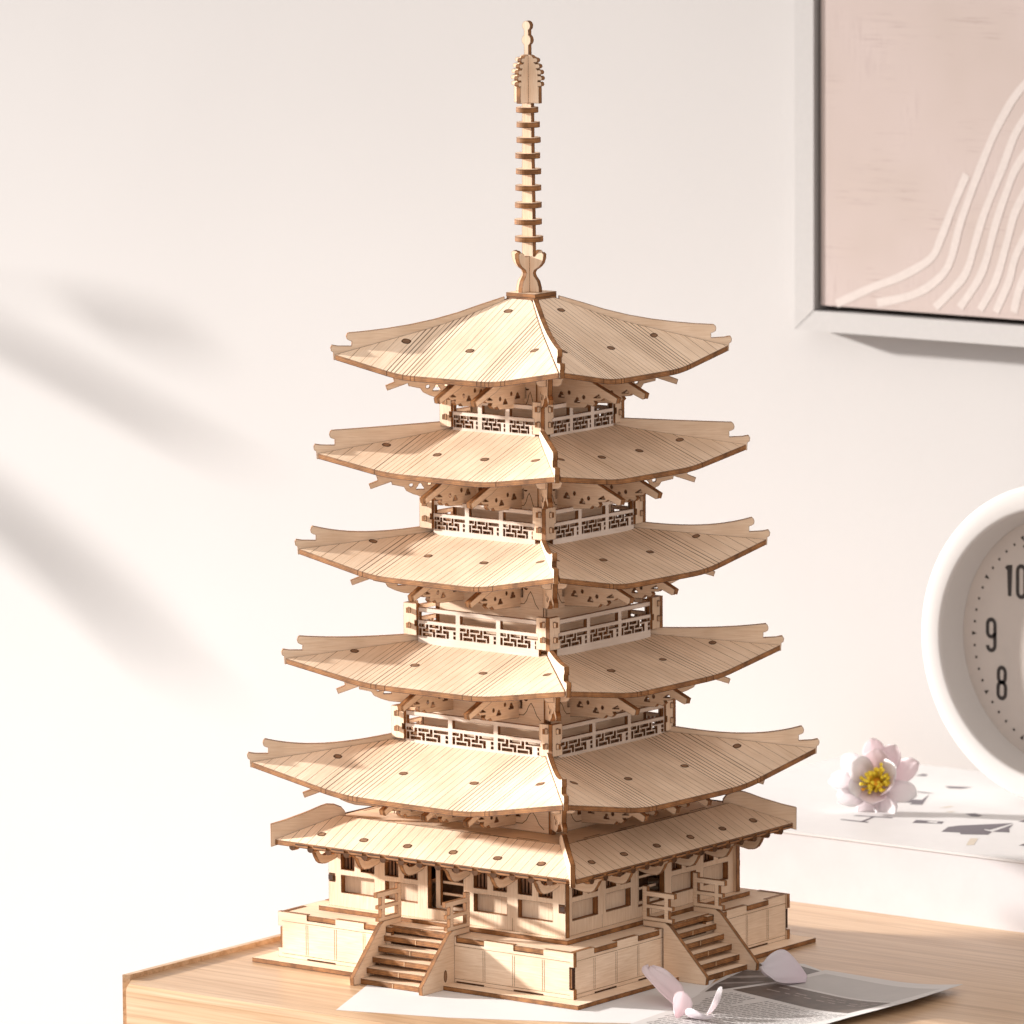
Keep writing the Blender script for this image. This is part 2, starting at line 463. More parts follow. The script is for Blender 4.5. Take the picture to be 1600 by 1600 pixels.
# name: a, b(inner), z centre of eave, lift at the corner, slope, twist, ovals
ROOFS = [
 dict(a=95.3, b=43.0, z0=82.8, dz=10.0, m=.372, tw=-2.1, ov=[(-60, -72), (-20, -72), (22.5, -72), (62, -72.5)], rin=60, sag=1.4, zc=93.0),
 dict(a=83.7, b=39.0, z0=134.3, dz=7.6, m=.313, tw=-.6, ov=[(-57.5, -62.5), (-22, -62), (18, -62), (56, -63)], rin=53, sag=4.8, zc=141.8),
 dict(a=78.7, b=33.0, z0=184.0, dz=9.0, m=.345, tw=-2.5, ov=[(-51, -55.5), (-17, -56), (17, -56.5), (51, -57)], rin=45, sag=2.4, zc=193),
 dict(a=72.2, b=26.2, z0=231.6, dz=6.2, m=.378, tw=-1.7, ov=[(-45, -52.5), (-14.5, -52.5), (13.7, -52.5), (44, -53)], rin=36, sag=6.2, zc=238),
 dict(a=66.5, b=8.6, z0=277.0, dz=7.4, m=.545, tw=.2, ov=[(-38, -46.5), (-1, -46.5), (35, -45), (-.5, -17.5)], rin=12.8, sag=3, zc=284.3),
]
def hip_profile(r, top):
    a = r['a']; R = a*1.4142; zc = r['zc']; m = r['m']; dz = r['dz']; z0 = r['z0']
    zh = lambda rr: z0+dz*rise(rr/R)+m*(a-rr/1.4142)            # sheet height along the hip
    rin = r['rin']
    low = [(rr, zh(rr)-3.2) for rr in [rin+(R-1-rin)*i/8 for i in range(9)]]
    e1 = R-9.0                                                     # end of the upper ridge
    if top:
        up = [(rin, zh(rin)+.9)]
        for f, h in ((.15, 1.8), (.3, 2.2), (.45, 2.7), (.6, 3.4), (.75, 4.6), (.88, 6.0), (1.0, 7.6)):
            rr = rin+(e1+1-rin)*f; up.append((rr, zh(rr)+h))
        ze = zh(e1)+7.6
    else:
        za = zh(rin)+2.2; ze = zc+10.2; up = []
        for i in range(15):
            f = i/14; rr = rin+(e1+1-rin)*f
            up.append((rr, za*(1-f)+ze*f - (za*.5+ze*.5-zh(rin+(e1-rin)*.55)-r['sag'])*4*f*(1-f)*(.55+.45*f)))
        ze = up[-1][1]
    nose = [(e1+1.7, ze-.7), (e1+2.1, ze-2.0), (e1+1.8, ze-3.3), (e1+.6, ze-4.0), (e1-.4, ze-4.2)]
    zl = zh(R)+3.2
    step = [(e1-.4, zl+.2), (R-3, zl+.4), (R-.2, zl+.9), (R+.5, zl-.4), (R+.2, zl-2.0), (R-.8, zl-2.6), (R-1, zh(R)-3.0)]
    return low + (up+nose+step)[::-1]
def under_post(r):
    return None
roofs = []
for n, r in enumerate(ROOFS):
    top = n == 4
    mb = MB()
    a = r['a']
    lines = roof_cols(a, r['b'], (.27, .53), (6.6, 4.3 if not top else 3.4, 2.75 if not top else 2.3), .5 if not top else .9)
    roof_sheet(mb, a, r['b'], r['z0'], r['dz'], r['m'], 2.5, lines, r['ov'])
    base = mb.build('roof', pagoda); base.rotation_euler.z = math.radians(r['tw'])
    me = base.data
    for k in (1, 2, 3):                               # the other three slopes of the same roof
        p = copy(base, base, k*PI/2); p.name = 'roof_slope'
    h = MB()
    ply(h, hip_profile(r, top), T, DIAG(), w0=-T/2)
    four(h, 'hip_ridge', base)
    roofs.append(base)

# ---- storeys: core walls, railings, corner posts, brackets
LAT = ["###.#.#####.#.#######",
       "....#.......#........",
       "#.###.###.###.###...#",
       "#.......#.......#....",
       "#.#####.#.#####.#...#"]
def railing(c, L, ztop):
    mb = MB()
    bay = 2*L/3
    us = []; kinds = []
    for k in range(3):
        x0 = -L+bay*k
        p = 1.35 if k else .9                       # half width of the upright between the bays
        q = 1.35 if k < 2 else .9
        us.append(x0); kinds.append((k, -1))
        w = bay-p-q; hb = w/(11*1.4+10*.8)
        x = x0+p
        for i in range(21):
            us.append(x); kinds.append((k, i)); x += hb*(1.4 if i % 2 == 0 else .8)
        us.append(x); kinds.append((k, 99))
    us.append(L)
    vs = [ztop-17.4, ztop-13.3]
    for h in (1.32, .77, 1.32, .77, 1.32): vs.append(vs[-1]+h)
    vs += [ztop-6.0, ztop-2.1, ztop]
    def solid(i, j):
        k, cidx = kinds[i]
        if cidx in (-1, 99) or j in (0, 6, 8): return True
        if j == 7: return False
        return LAT[5-j][cidx] != '#' if 1 <= j <= 5 else True
    grid(mb, us, vs, solid, 1.9, FRONT(-c), w0=0, face=BIRCHPALE)
    # tenon strip at the foot
    for x in (-.62*L, .05*L, .58*L): ply(mb, rect(x, ztop-18.8, x+.2*L, ztop-17.45), 1.7, FRONT(-c), w0=.1, face=BIRCHPALE)
    return mb
def corner_post(c, L, ztop):
    """two interlocked boards at the left-hand corner of the face"""
    mb = MB()
    z0, z1 = ztop-13.2, ztop+1.9
    e = c+1.6
    zz = [z0, z0+2.6, z0+4.4, z0+7.2, z0+9.6, z0+12.2, z1-1.0, z1]
    ply(mb, [(-e-1.6, z0), (-L-.4, z0), (-L-.4, zz[2]), (-L-1.5, zz[2]), (-L-1.5, zz[3]), (-L-.4, zz[3]), (-L-.4, z1), (-e-1.6, z1)], T, FRONT(-e), w0=-.3, grain=1)
    fr = Fr((-e, 0, 0), (0, -1, 0), (0, 0, 1), (-1, 0, 0))
    ply(mb, [(e-.35, z0), (L+.4, z0), (L+.4, zz[2]), (L+1.5, zz[2]), (L+1.5, zz[3]), (L+.4, zz[3]), (L+.4, z1), (e-.35, z1)], T, fr, w0=-.7, grain=1)
    # rail ends crossing the corner
    for z in (ztop-2.1, ztop-9.2):
        ply(mb, rect(-e-3.6, z-.4, -L+.6, z+2.0), 1.5, FRONT(-e), w0=-2.3)
        ply(mb, rect(L-.6, z-.6, e+3.6, z+1.8), 1.5, fr, w0=-2.6)
    return mb
def trefoil(u, v, s):
    return [(u-1.75*s, v-1.15*s), (u+1.75*s, v-1.15*s), (u+1.6*s, v-.3*s), (u+.95*s, v+.25*s), (u+.7*s, v+1.1*s), (u, v+1.55*s), (u-.7*s, v+1.1*s), (u-.95*s, v+.25*s), (u-1.6*s, v-.3*s)]
def bracket(w, zc, x, over):
    """board standing square to the wall, u runs outward from it"""
    mb = MB()
    k = over/45.7
    out = [(-1.5, -24.4), (1, -24.6), (19.5*k, -23.6), (21*k, -21.9), (24*k, -22.6), (25.5*k, -21.2), (24.6*k, -20.0), (28.6*k, -19.6), (30.4*k, -18.4), (36.4*k, -20.6), (37.6*k, -20.2), (38.2*k, -17.8),
           (25*k, -12.0), (16*k, -7.6), (-1.5, -2.8)]
    holes = [trefoil(14*k+1, -20.3, .95), trefoil(4.8*k+1, -18.4, 1.05), oval(18.8*k, -18.6, .8, .95, 10), oval(9.6*k+.8, -17.0, .75, .95, 10),
             [(24.4*k, -18.6), (28.6*k, -18.3), (27.6*k, -16.7)]]
    fr = Fr((x-T/2, -w, zc), (0, -1, 0), (0, 0, 1))
    fr2 = Fr((x-T/2, -w, zc), (0, -1, 0), (0, 0, 1), (1, 0, 0))
    ply(mb, out, T, fr2, holes)
    # the tail rafter lies as a second layer on the board
    raf = [(38.2*k, -17.9), (37.3*k, -20.5), (22.5*k, -14.9), (15*k, -10.6), (16*k, -7.7), (25*k, -12.1)]
    ply(mb, raf, .9, fr2, w0=T+.02)
    return mb
def corner_bracket(r, w):
    """r = roof above; board in the diagonal plane"""
    mb = MB(); R = r['a']*1.4142; zc = r['zc']
    core = w*1.4142-1.0
    D = lambda d, z: (max(R-d, core), zc+z)
    out = [(core, zc-24), D(50, -22), D(46, -20.7), D(42.7, -19.1), D(41.5, -17.2), D(36.0, -16.0), D(35.8, -14.6), D(26.0, -17.9), D(25.2, -15.6), D(29.4, -14.0), D(28.2, -10.3), D(27.2, -5.2), D(30, -2.6), (core, zc+1)]
    holes = [oval(R-45, zc-16.4, .95, .95, 10), trefoil(R-49.2, zc-17.2, 1.1), oval(R-53.6, zc-15.9, .85, .85, 10) ]
    holes = [h for h in holes if min(p[0] for p in h) > core+1]
    ply(mb, out, T, DIAG(), holes, w0=-T/2)
    # small cross plate under the corner of the eave
    o = Vector((-(R-33)*R2, -(R-33)*R2, zc))
    fr = Fr(o, (R2, -R2, 0), (0, 0, 1))
    for s in (-1, 1):
        P = [(s*1.3, -3.0), (s*9.2, -3.0), (s*8.8, -5.4), (s*6.4, -7.2), (s*5.6, -9.4), (s*4.2, -10.2), (s*1.3, -10.2)]
        ply(mb, P, T, fr, [oval(s*5.2, -5.6, 1.5, 1.0, 12)], w0=-1)
    return mb
def core_wall(w, zb, zc):
    mb = MB()
    out = [(-w, zb), (w, zb), (w, zc-3.2), (w*.62, zc-3.2), (w*.60, zc-8), (w*.45, zc-9), (w*.40, zc-19.6), (-w*.40, zc-19.6), (-w*.45, zc-9), (-w*.60, zc-8), (-w*.62, zc-3.2), (-w, zc-3.2)]
    H = []
    for s in (-1, 1):
        H.append([(s*(w*.60), zc-20), (s*(w*.60-2.6), zc-20), (s*(w*.60-2.2), zc-17.4), (s*w*.60, zc-15)][::s])
    fr = FRONT(-w)
    ply(mb, out, T, fr, H, w0=-T)
    for s in (-1, 1):
        q = w*.46/17.0
        P = [(16.6, -23.2), (13, -23.0), (11.2, -21.2), (10, -18.6), (8.6, -17.0), (7.2, -18.8), (5.4, -22.6), (3.2, -24.8)]
        line(mb, [(s*(w-1-e*q), zc+z) for e, z in P], .32, fr, CUT_SHADE)
        o = [(s*(w-1-11.6*q)+1.15*math.cos(t), zc-15.6+.8*math.sin(t)) for t in [PI+i*PI/8 for i in range(9)]]
        sheetpoly(mb, o if area(o) > 0 else o[::-1], fr, CUT_SHADE, .06)
        line(mb, [(s*(w-1.0), zb), (s*(w-1.0), zc-3.4)], .5, fr, CUT_SHADE)
    return mb
STO = [  # roof below, roof above, rail plane, rail half length, rail top, core half width
 (0, 1, 44.2, 39.6, 115.9, 37.6, -1.3), (1, 2, 39.9, 35.0, 164.6, 32.6, -1.3), (2, 3, 34.3, 29.6, 214.7, 26.6, -2.0), (3, 4, 27.4, 23.4, 262.4, 20.6, -.8)]
ov_tops = []
for lo, hi, c, L, zt, w, tw in STO:
    r = ROOFS[hi]
    base = core_wall(w, zt-17, r['zc']).build('storey_core', pagoda); base.rotation_euler.z = math.radians(tw)
    for k in (1, 2, 3):
        p = copy(base, base, k*PI/2); p.name = 'core_wall'
    fl = MB(); ply(fl, rect(-c+2, -c+2, c-2, c-2), 1.6, FLAT(zt-16.8)); fl.build('storey_floor', base)
    ce = MB(); ply(ce, rect(-w*.82, -2, w*.82, 2), 14, FLAT(r['zc']-18)); ply(ce, rect(-2, -w*.82, 2, -2.1), 14, FLAT(r['zc']-18)); ply(ce, rect(-2, 2.1, 2, w*.82), 14, FLAT(r['zc']-18))
    ce.build('inner_cross', base)
    four(railing(c, L+.9, zt), 'railing', base)
    four(corner_post(c, L, zt), 'corner_post', base)
    over = r['a']-w
    for x in (-w*.52, w*.52): four(bracket(w, r['zc'], x, over), 'bracket', base)
    four(corner_bracket(r, w), 'corner_bracket', base)
# short storey between the porch roof and the lowest big roof
w = 47.5; r = ROOFS[0]
base = core_wall(w, 66.5, r['zc']).build('storey_core', pagoda); base.rotation_euler.z = math.radians(-1.0)
for k in (1, 2, 3):
    p = copy(base, base, k*PI/2); p.name = 'core_wall'
for x in (-w*.52, w*.52, 0): four(bracket(w, r['zc']+.6, x, 44), 'bracket', base)
four(corner_bracket(r, w), 'corner_bracket', base)

# ---- porch (skirt) roof and its deck
mb = MB()
SA, SB = 88.1, 66.6
slope = .50
g = 1.15*1.414
step = 10.72
lines = [(i*step/2 + step/4, 0) for i in range(-17, 17)]
zt = lambda x, y: 55.9+slope*(SA+y)
Zt = roof_sheet(mb, SA, SB, 55.9, .25, slope, 2.4, lines, [(s*x, -80.6) for s in (-1, 1) for x in (13.3, 39, 64)])
# rounded tile ends along the eave
n = int(2*SA/step)
for i in range(-8, 9):
    x = i*step
    if abs(x) > SA-4: continue
    fr = Fr((x, -SA, 53.7), (1, 0, 0), (0, 0, 1))
    ply(mb, arc(0, 0, 1.8, 1.5, 180, 360, 8)+[(1.8, .6), (-1.8, .6)], 3.5, fr, face=CUT_SHADE, w0=-2.6)
    ply(mb, rect(x+1.6, 0, x+step-1.6, 1.5), .7, Fr((0, -SA, 54.0), (1, 0, 0), (0, 0, 1)), face=EDGE, w0=0)
skirt = mb.build('porch_roof', pagoda)
for k in (1, 2, 3):
    p = copy(skirt, skirt, k*PI/2); p.name = 'porch_slope'
h = MB()
ply(h, [(91, 62.5), (124.9, 52.6), (125.0, 63.3), (118, 65.2), (108, 68.6), (101.5, 71.2), (98.6, 72.1), (95, 71.9), (91.5, 70.4), (89.9, 68.4), (89.6, 65.5)], T, DIAG(), w0=-T/2)
four(h, 'hip_ridge', skirt)
for x in (-64.6, -39.4, -13.4, 13.4, 39.4, 64.6):
    b = MB()
    out = [(0, 46.3), (3.4, 44.4), (7.5, 43.6), (11.5, 44.6), (14.6, 47.2), (16.6, 49.8), (17.6, 51.6), (16.4, 53.0), (14.2, 52.4), (11.9, 51.2), (9.6, 51.2), (7.9, 52.8), (7.2, 54.6), (8, 57.6), (6, 58.2), (0, 55.5)]
    out = [(0, 47.6), (2.0, 46.9), (5.0, 46.3), (9.0, 45.7), (12.0, 46.0), (14.0, 47.3), (15.6, 49.6), (16.6, 51.6), (18.2, 52.6), (18.9, 53.6), (18.5, 54.6), (16.4, 54.7), (14.6, 53.2), (13.4, 51.2), (11.6, 50.1), (9.4, 49.8), (6, 50.6), (2.2, 51.6), (1.6, 52.8), (0, 53)]
    ply(b, out, T, Fr((x-T/2, -HW-.02, 0), (0, -1, 0), (0, 0, 1), (1, 0, 0)))
    four(b, 'eave_bracket', skirt)
mb = MB()
ply(mb, rect(-65.4, -65.4, 65.4, 65.4), 2.3, FLAT(64.1))
for k in range(4):
    a = k*PI/2; c, s = math.cos(a), math.sin(a); fr = Fr((0, 0, 66.4), (c, s, 0), (-s, c, 0))
    for x in (-47, -19, 9, 37): line(mb, [(x, -63.2), (x+13, -63.2)], .7, fr, CUT_SHADE)
    for x in (-55, -25, 25): line(mb, [(x, -65.1), (x+9, -65.1)], .5, fr, CUT_SHADE)
mb.build('porch_deck', pagoda)

# ---- spire
mb = MB()
dx, dy = -.9, -.6
SP = Fr((dx, dy+T/2+.2, 0), (1, 0, 0), (0, 0, 1))
out = []
R_ = [(3.2, 324), (3.1, 345), (2.9, 365), (2.7, 385), (2.6, 400), (1.25, 400.5), (1.25, 426.4)]
R_ += [(2.6*math.cos(a)+.0, 428.6+2.6*math.sin(a)) for a in [math.radians(-60+15*i) for i in range(9)]]
R_ += [(1.25, 431.2), (1.2, 433.3)] + [(2.3*math.cos(a), 435.2+2.3*math.sin(a)) for a in [math.radians(-55+14.5*i) for i in range(11)]]
out = R_ + [(-x, z) for x, z in R_[::-1]]
ply(mb, out, 2.4, SP, grain=1)
spire = mb.build('spire', pagoda)
zr = [396.2, 389.3, 382.2, 374.9, 367.6, 359.9, 351.9, 344.1, 336.1]
dd = [10.4, 10.9, 11.3, 11.6, 11.8, 12.1, 12.5, 12.8, 13.2]
for z, d in zip(zr, dd):
    b = MB(); ox, oy = random.uniform(-.35, .35), random.uniform(-.3, .3)
    n = 30
    ply(b, [(dx+ox+d/2*math.cos(2*PI*i/n), dy+oy+d/2*math.sin(2*PI*i/n)) for i in range(n)], 2.5, FLAT(z-1.25))
    b.build('spire_ring', spire)
# lotus cup: two crossing boards
half = [(6.7, 311.3), (6.6, 313.6), (5.6, 316.6), (3.7, 318.8), (3.2, 320.2), (3.9, 321.6), (6.6, 323.2), (8.4, 325.2), (9.2, 327.4), (9.3, 329.4), (8.2, 330.2), (6.2, 329.8), (5.0, 328.8), (4.4, 328.0)]
b = MB(); o = half+[(-x, z) for x, z in half[::-1]]
ply(b, o, T, Fr((dx, dy+T/2, 0), (1, 0, 0), (0, 0, 1)), grain=1)
for sgn in (1, -1):
    hh = [(1.2, 311.3)] + half + [(1.2, 328.0)]
    ply(b, [(sgn*u, v) for u, v in hh], T, Fr((dx-T/2, dy, 0), (0, -1, 0), (0, 0, 1), (1, 0, 0)), grain=1)
b.build('lotus_cup', spire)
# flame ornament with cogged rim
half = [(7.2, 399.4), (7.2, 407.2)]
zz = 407.4
for i, rr in enumerate((8.6, 8.9, 8.5, 7.6, 6.3)):
    half += [(rr-2.0, zz), (rr-.4, zz), (rr+.2, zz+.8), (rr-.1, zz+1.7), (rr-.9, zz+2.1), (rr-2.2, zz+2.0)]; zz += 2.75
half += [(3.2, 421.4), (1.6, 421.9)]
b = MB(); o = half+[(-x, z) for x, z in half[::-1]]
ply(b, o, T, Fr((dx, dy+T/2, 0), (1, 0, 0), (0, 0, 1)), grain=1)
for sgn in (1, -1):
    hh = [(1.2, 399.4)] + half[:-1] + [(1.2, 421.6)]
    ply(b, [(sgn*u, v) for u, v in hh], T, Fr((dx-T/2, dy, 0), (0, -1, 0), (0, 0, 1), (1, 0, 0)), grain=1)
b.build('flame_finial', spire)
b = MB(); ply(b, rect(-8.3, -8.3, 8.3, 8.3), 1.85, FLAT(307.5)); ply(b, rect(-8.45, -8.4, 8.3, 8.35), 1.85, FLAT(309.4))
b.build('spire_platform', spire)

# ================================================================== DESK, WALL
def wood():
    m, nt, b = new_mat('light_oak_desk')
    tc = N(nt, 'ShaderNodeTexCoord'); mp = N(nt, 'ShaderNodeMapping'); mp.inputs['Scale'].default_value = (6, 150, 150)
    nz = N(nt, 'ShaderNodeTexNoise'); nz.inputs['Scale'].default_value = 1.6; nz.inputs['Detail'].default_value = 6; nz.inputs['Distortion'].default_value = .5
    nt.links.new(tc.outputs['Object'], mp.inputs[0]); nt.links.new(mp.outputs[0], nz.inputs[0])
    r = ramp(nt, [(.33, (.45, .275, .15)), (.5, (.55, .365, .22)), (.7, (.62, .435, .28))]); nt.links.new(nz.outputs['Fac'], r.inputs[0])
    mp2 = N(nt, 'ShaderNodeMapping'); mp2.inputs['Scale'].default_value = (14, 900, 900)
    n2 = N(nt, 'ShaderNodeTexNoise'); n2.inputs['Scale'].default_value = 1; n2.inputs['Detail'].default_value = 3
    nt.links.new(tc.outputs['Object'], mp2.inputs[0]); nt.links.new(mp2.outputs[0], n2.inputs[0])
    r2 = ramp(nt, [(.32, (.80, .77, .75)), (.5, (1, 1, 1))]); nt.links.new(n2.outputs['Fac'], r2.inputs[0])
    nt.links.new(mixc(nt, 1, r.outputs[0], r2.outputs[0], 'MULTIPLY'), b.inputs['Base Color'])
    b.inputs['Roughness'].default_value = .34; b.inputs['Specular IOR Level'].default_value = .45
    bump(nt, b, n2.outputs['Fac'], .15, .0003)
    return m
WOOD = wood()
desk = MB()
Z0 = -2.2
X0, X1, Y0, Y1 = -119, 620, -167, 404
fr = Fr((0, 0, Z0), (1, 0, 0), (0, 1, 0))
ply(desk, [(X0+3, Y0+9), (X0+9, Y0), (X1, Y0), (X1, Y1), (X0+3, Y1)], 70, Fr((0, 0, Z0-70), (1, 0, 0), (0, 1, 0)), face=WOOD, edge=WOOD)
# worn, lighter front edge
ply(desk, [(0, 0), (0, -2.2), (-1.4, -70), (-2.2, -3.2), (-1.6, -1.2)], X1-X0-9, Fr((X0+9, Y0-.02, Z0), (0, 1, 0), (0, 0, 1), (1, 0, 0)), face=WOOD, edge=WOOD)
dk = desk.build('desk')
tag(dk, 'light oak desk top with fine straight grain under everything', 'desk')
m2 = MB(); ply(m2, [(X0, Y0+6), (X0+3, Y0+8), (X0+3, Y1), (X0, Y1)], 72.3, Fr((0, 0, Z0-70), (1, 0, 0), (0, 1, 0)), face=WOOD, edge=WOOD)
m2.build('edge_lip', dk)

def wall_mat():
    m, nt, b = new_mat('painted_wall')
    nz = uv_noise(nt, 1, 1, 5, 3, .5, 0, 'Object')
    r = ramp(nt, [(.35, (.475, .455, .446)), (.65, (.488, .468, .459))]); nt.links.new(nz, r.inputs[0])
    nt.links.new(r.outputs[0], b.inputs['Base Color']); b.inputs['Roughness'].default_value = .85; b.inputs['Specular IOR Level'].default_value = .2
    n2 = uv_noise(nt, 1, 1, 500, 3, .6, 0, 'Object'); bump(nt, b, n2, .15, .0006)
    return m
WY = 401
wl = MB(); ply(wl, rect(-2600, -1200, 1500, 1900), 60, FRONT(WY+60), face=wall_mat(), edge=wall_mat())
w_ = wl.build('wall'); tag(w_, 'pale cream painted wall behind the desk', 'wall', kind='structure')

# ================================================================== WALL ART
art = empty('wall_picture', (0, 388, 330))
tag(art, 'abstract dusty pink picture with pale curved stripes in a thin white frame on the wall', 'picture')
WHITE = plain('satin_white_frame', (.445, .425, .415), .45, .4, .02)
def canvas_mat():
    m, nt, b = new_mat('dusty_pink_canvas')
    n1 = uv_noise(nt, .03, .55, 1, 4, .7, .4); n4 = uv_noise(nt, .6, .05, 1, 3, .7); n2 = uv_noise(nt, .022, .03, 1, 3, .6); n5 = uv_noise(nt, .016, .014, 1, 2, .5)
    r = ramp(nt, [(.30, (.74, .70, .68)), (.46, (1, 1, 1)), (.8, (1.05, 1.04, 1.03))]); nt.links.new(n1, r.inputs[0])
    r4 = ramp(nt, [(.30, (.86, .84, .83)), (.5, (1, 1, 1))]); nt.links.new(n4, r4.inputs[0])
    msk = ramp(nt, [(.50, (0, 0, 0)), (.66, (1, 1, 1))]); nt.links.new(n2, msk.inputs[0])
    msk2 = ramp(nt, [(.52, (0, 0, 0)), (.62, (.8, .8, .8))]); nt.links.new(n5, msk2.inputs[0])
    base = ramp(nt, [(.3, (.425, .345, .31)), (.7, (.465, .38, .355))]); nt.links.new(n5, base.inputs[0])
    st1 = mixc(nt, msk.outputs[0], (1, 1, 1), r.outputs[0]); st2 = mixc(nt, msk2.outputs[0], (1, 1, 1), r4.outputs[0])
    nt.links.new(mixc(nt, 1, mixc(nt, 1, base.outputs[0], st1, 'MULTIPLY'), st2, 'MULTIPLY'), b.inputs['Base Color']); b.inputs['Roughness'].default_value = .8
    n3 = uv_noise(nt, 1.6, 1.6, 1, 2, .5); bump(nt, b, n3, .2, .0004)
    return m
FX0, FX1, FZ0, FZ1 = -117, 262, 249.6, 640
def part_at(mb, name, parent, **k):
    o = mb.build(name, parent, **k); o.location = [-c for c in parent.location]; return o
b = MB(); ply(b, rect(-101.6, 263.2, FX1-15, FZ1-14), 6, FRONT(392), face=canvas_mat(), edge=canvas_mat())
cv = part_at(b, 'canvas', art)
CURV = [[(-92, 264.4), (-69.6, 274.3), (-51.6, 281.2), (-33.6, 291.4), (-26.8, 303.4), (-20.0, 318.7), (-11.8, 335.7)],
[(-66.8, 266.3), (-47.4, 271.0), (-33.6, 277.6), (-22.6, 288.6), (-15.8, 309.7), (-7.7, 329.7), (-1.0, 344.9), (7.1, 361.2), (20.2, 380.0), (40, 396), (66, 404)],
[(-30.8, 266.2), (-19.9, 276.1), (-11.7, 285.8), (-6.3, 301.1), (-0.9, 316.3), (9.9, 339.7), (20.2, 361.8), (40, 382), (66, 391)],
[(-15.7, 267.1), (-4.8, 281.6), (0.6, 293.4), (5.9, 310.9), (12.7, 328.4), (20.3, 343.6), (42, 368), (66, 378)],
[(-3.4, 266.7), (6.1, 282.2), (12.8, 302.1), (20.4, 323.1), (44, 355), (66, 365)],
[(6.1, 266.2), (14.2, 282.7), (20.5, 300.3), (46, 341), (66, 351)], [(17.0, 266.8), (24, 287), (48, 326), (66, 336)], [(28, 266.5), (50, 312), (66, 322)]]
def smooth(pts, k=5):
    out = []
    for i in range(len(pts)-1):
        p0 = pts[max(i-1, 0)]; p1 = pts[i]; p2 = pts[i+1]; p3 = pts[min(i+2, len(pts)-1)]
        for j in range(k):
            t = j/k
            out.append(tuple(.5*((2*p1[c])+(-p0[c]+p2[c])*t+(2*p0[c]-5*p1[c]+4*p2[c]-p3[c])*t*t+(-p0[c]+3*p1[c]-3*p2[c]+p3[c])*t**3) for c in (0, 1)))
    return out+[pts[-1]]
STR = plain('pale_paint_stripe', (.54, .475, .445), .7, .2, .04)
b = MB()
for i, c in enumerate(CURV):
    p = smooth(c)
    if i: p = p + [(132-x, z) for x, z in p[::-1]]
    p = [(x, z) for x, z in p]
    line(b, p, [4.3+.25*math.sin(j*.7+i) for j in range(len(p))], FRONT(386), STR, .12)
part_at(b, 'painted_stripes', cv).location = (0, 0, 0)
b = MB()
fw = 12.2
ply(b, [(FX0, FZ0), (FX1, FZ0), (FX1-fw, FZ0+10.6), (FX0+fw, FZ0+10.6)], 20, FRONT(404), face=WHITE, edge=WHITE)
ply(b, [(FX0, FZ1), (FX1, FZ1), (FX1-fw, FZ1-11), (FX0+fw, FZ1-11)], 20, FRONT(404), face=WHITE, edge=WHITE)
ply(b, [(FX0, FZ0+.4), (FX0+fw-.3, FZ0+11), (FX0+fw-.3, FZ1-11.3), (FX0, FZ1-.3)], 20, FRONT(404), face=WHITE, edge=WHITE)
ply(b, [(FX1, FZ0+.4), (FX1-fw+.3, FZ0+11), (FX1-fw+.3, FZ1-11.3), (FX1, FZ1-.3)], 20, FRONT(404), face=WHITE, edge=WHITE)
part_at(b, 'frame', art)
b = MB(); ply(b, rect(FX0+6, FZ0+6, FX1-6, FZ1-6), 2, FRONT(402), face=plain('dark_backing', (.10, .07, .06)), edge=INK); part_at(b, 'backing_board', art)

# ================================================================== BOX, CLOCK, FLOWER
BOXM = plain('white_lilac_box_card', (.57, .545, .555), .5, .35, .03, 60)
BOXT = plain('white_box_lid', (.60, .58, .575), .45, .35, .02, 60)
bx = MB()
ply(bx, rect(-70, 171.2, 300, 362), 33.6, FLAT(-2.2), face=BOXT, edge=BOXM)
ply(bx, rect(-70.6, 170.6, 300.6, 362.6), 1.2, FLAT(31.5), face=BOXT, edge=BOXT)
box = bx.build('storage_box')
tag(box, 'flat white cardboard box printed with dark letters and shapes, under the clock', 'box')
BT = FLAT(32.7)
pr = MB()
SHP = {'A1': [(89.1, 211.4), (84.8, 224.1), (87.1, 230.0), (105.4, 250.9), (105.9, 228.8), (102.5, 229.3), (103.8, 227.3), (109.5, 225.6), (112.2, 217.6), (100.7, 211.0), (97.8, 214.6)],
 'A2': [(109.5, 225.6), (107.1, 248.3), (111.7, 237.2), (117.6, 228.5)],
 'm1': [(27.1, 264.2), (26.0, 270.9), (27.6, 276.4), (33.6, 277.7), (29.2, 289.5), (28.5, 292.1), (41.1, 266.5), (35.4, 264.0), (33.7, 268.8)], 'm2': [(16.0, 294.9), (19.9, 296.7), (28.8, 296.8), (24.8, 294.1)],
 'ov': [(71.9, 258.6), (75.2, 262.3), (81.7, 259.5), (81.9, 255.3), (78.4, 254.3)], 'lf': [(21.4, 316.9), (28.0, 319.7), (34.8, 322.3), (32.4, 315.4), (26.0, 313.1)],
 'r1': [(105.0, 255.5), (105.2, 260.6), (128.3, 270.7), (118.1, 256.2)], 'r2': [(139.5, 202.9), (139.1, 209.7), (163.0, 216.8), (152.2, 203.4)], 'l4': [(-7.1, 333.1), (-7.4, 340.0), (-4.2, 339.7), (-2.0, 335.1)],
 'h1': [(30.8, 209.4), (30.2, 211.6), (45.5, 212.9), (46.2, 210.4)], 'h2': [(30.1, 222.0), (30.2, 224.4), (48.5, 229.9), (49.2, 227.6)], 'h3': [(41.3, 212.4), (39.0, 225.9), (40.3, 226.2), (43.2, 212.4)]}
for k, P in SHP.items():
    if k in ('h1', 'h2', 'h3') or k in ('A1', 'A2'): continue
    q = MB(); sheetpoly(q, P if area(P) > 0 else P[::-1], BT, GREYINK, .06); q.build('printed_shape', box)
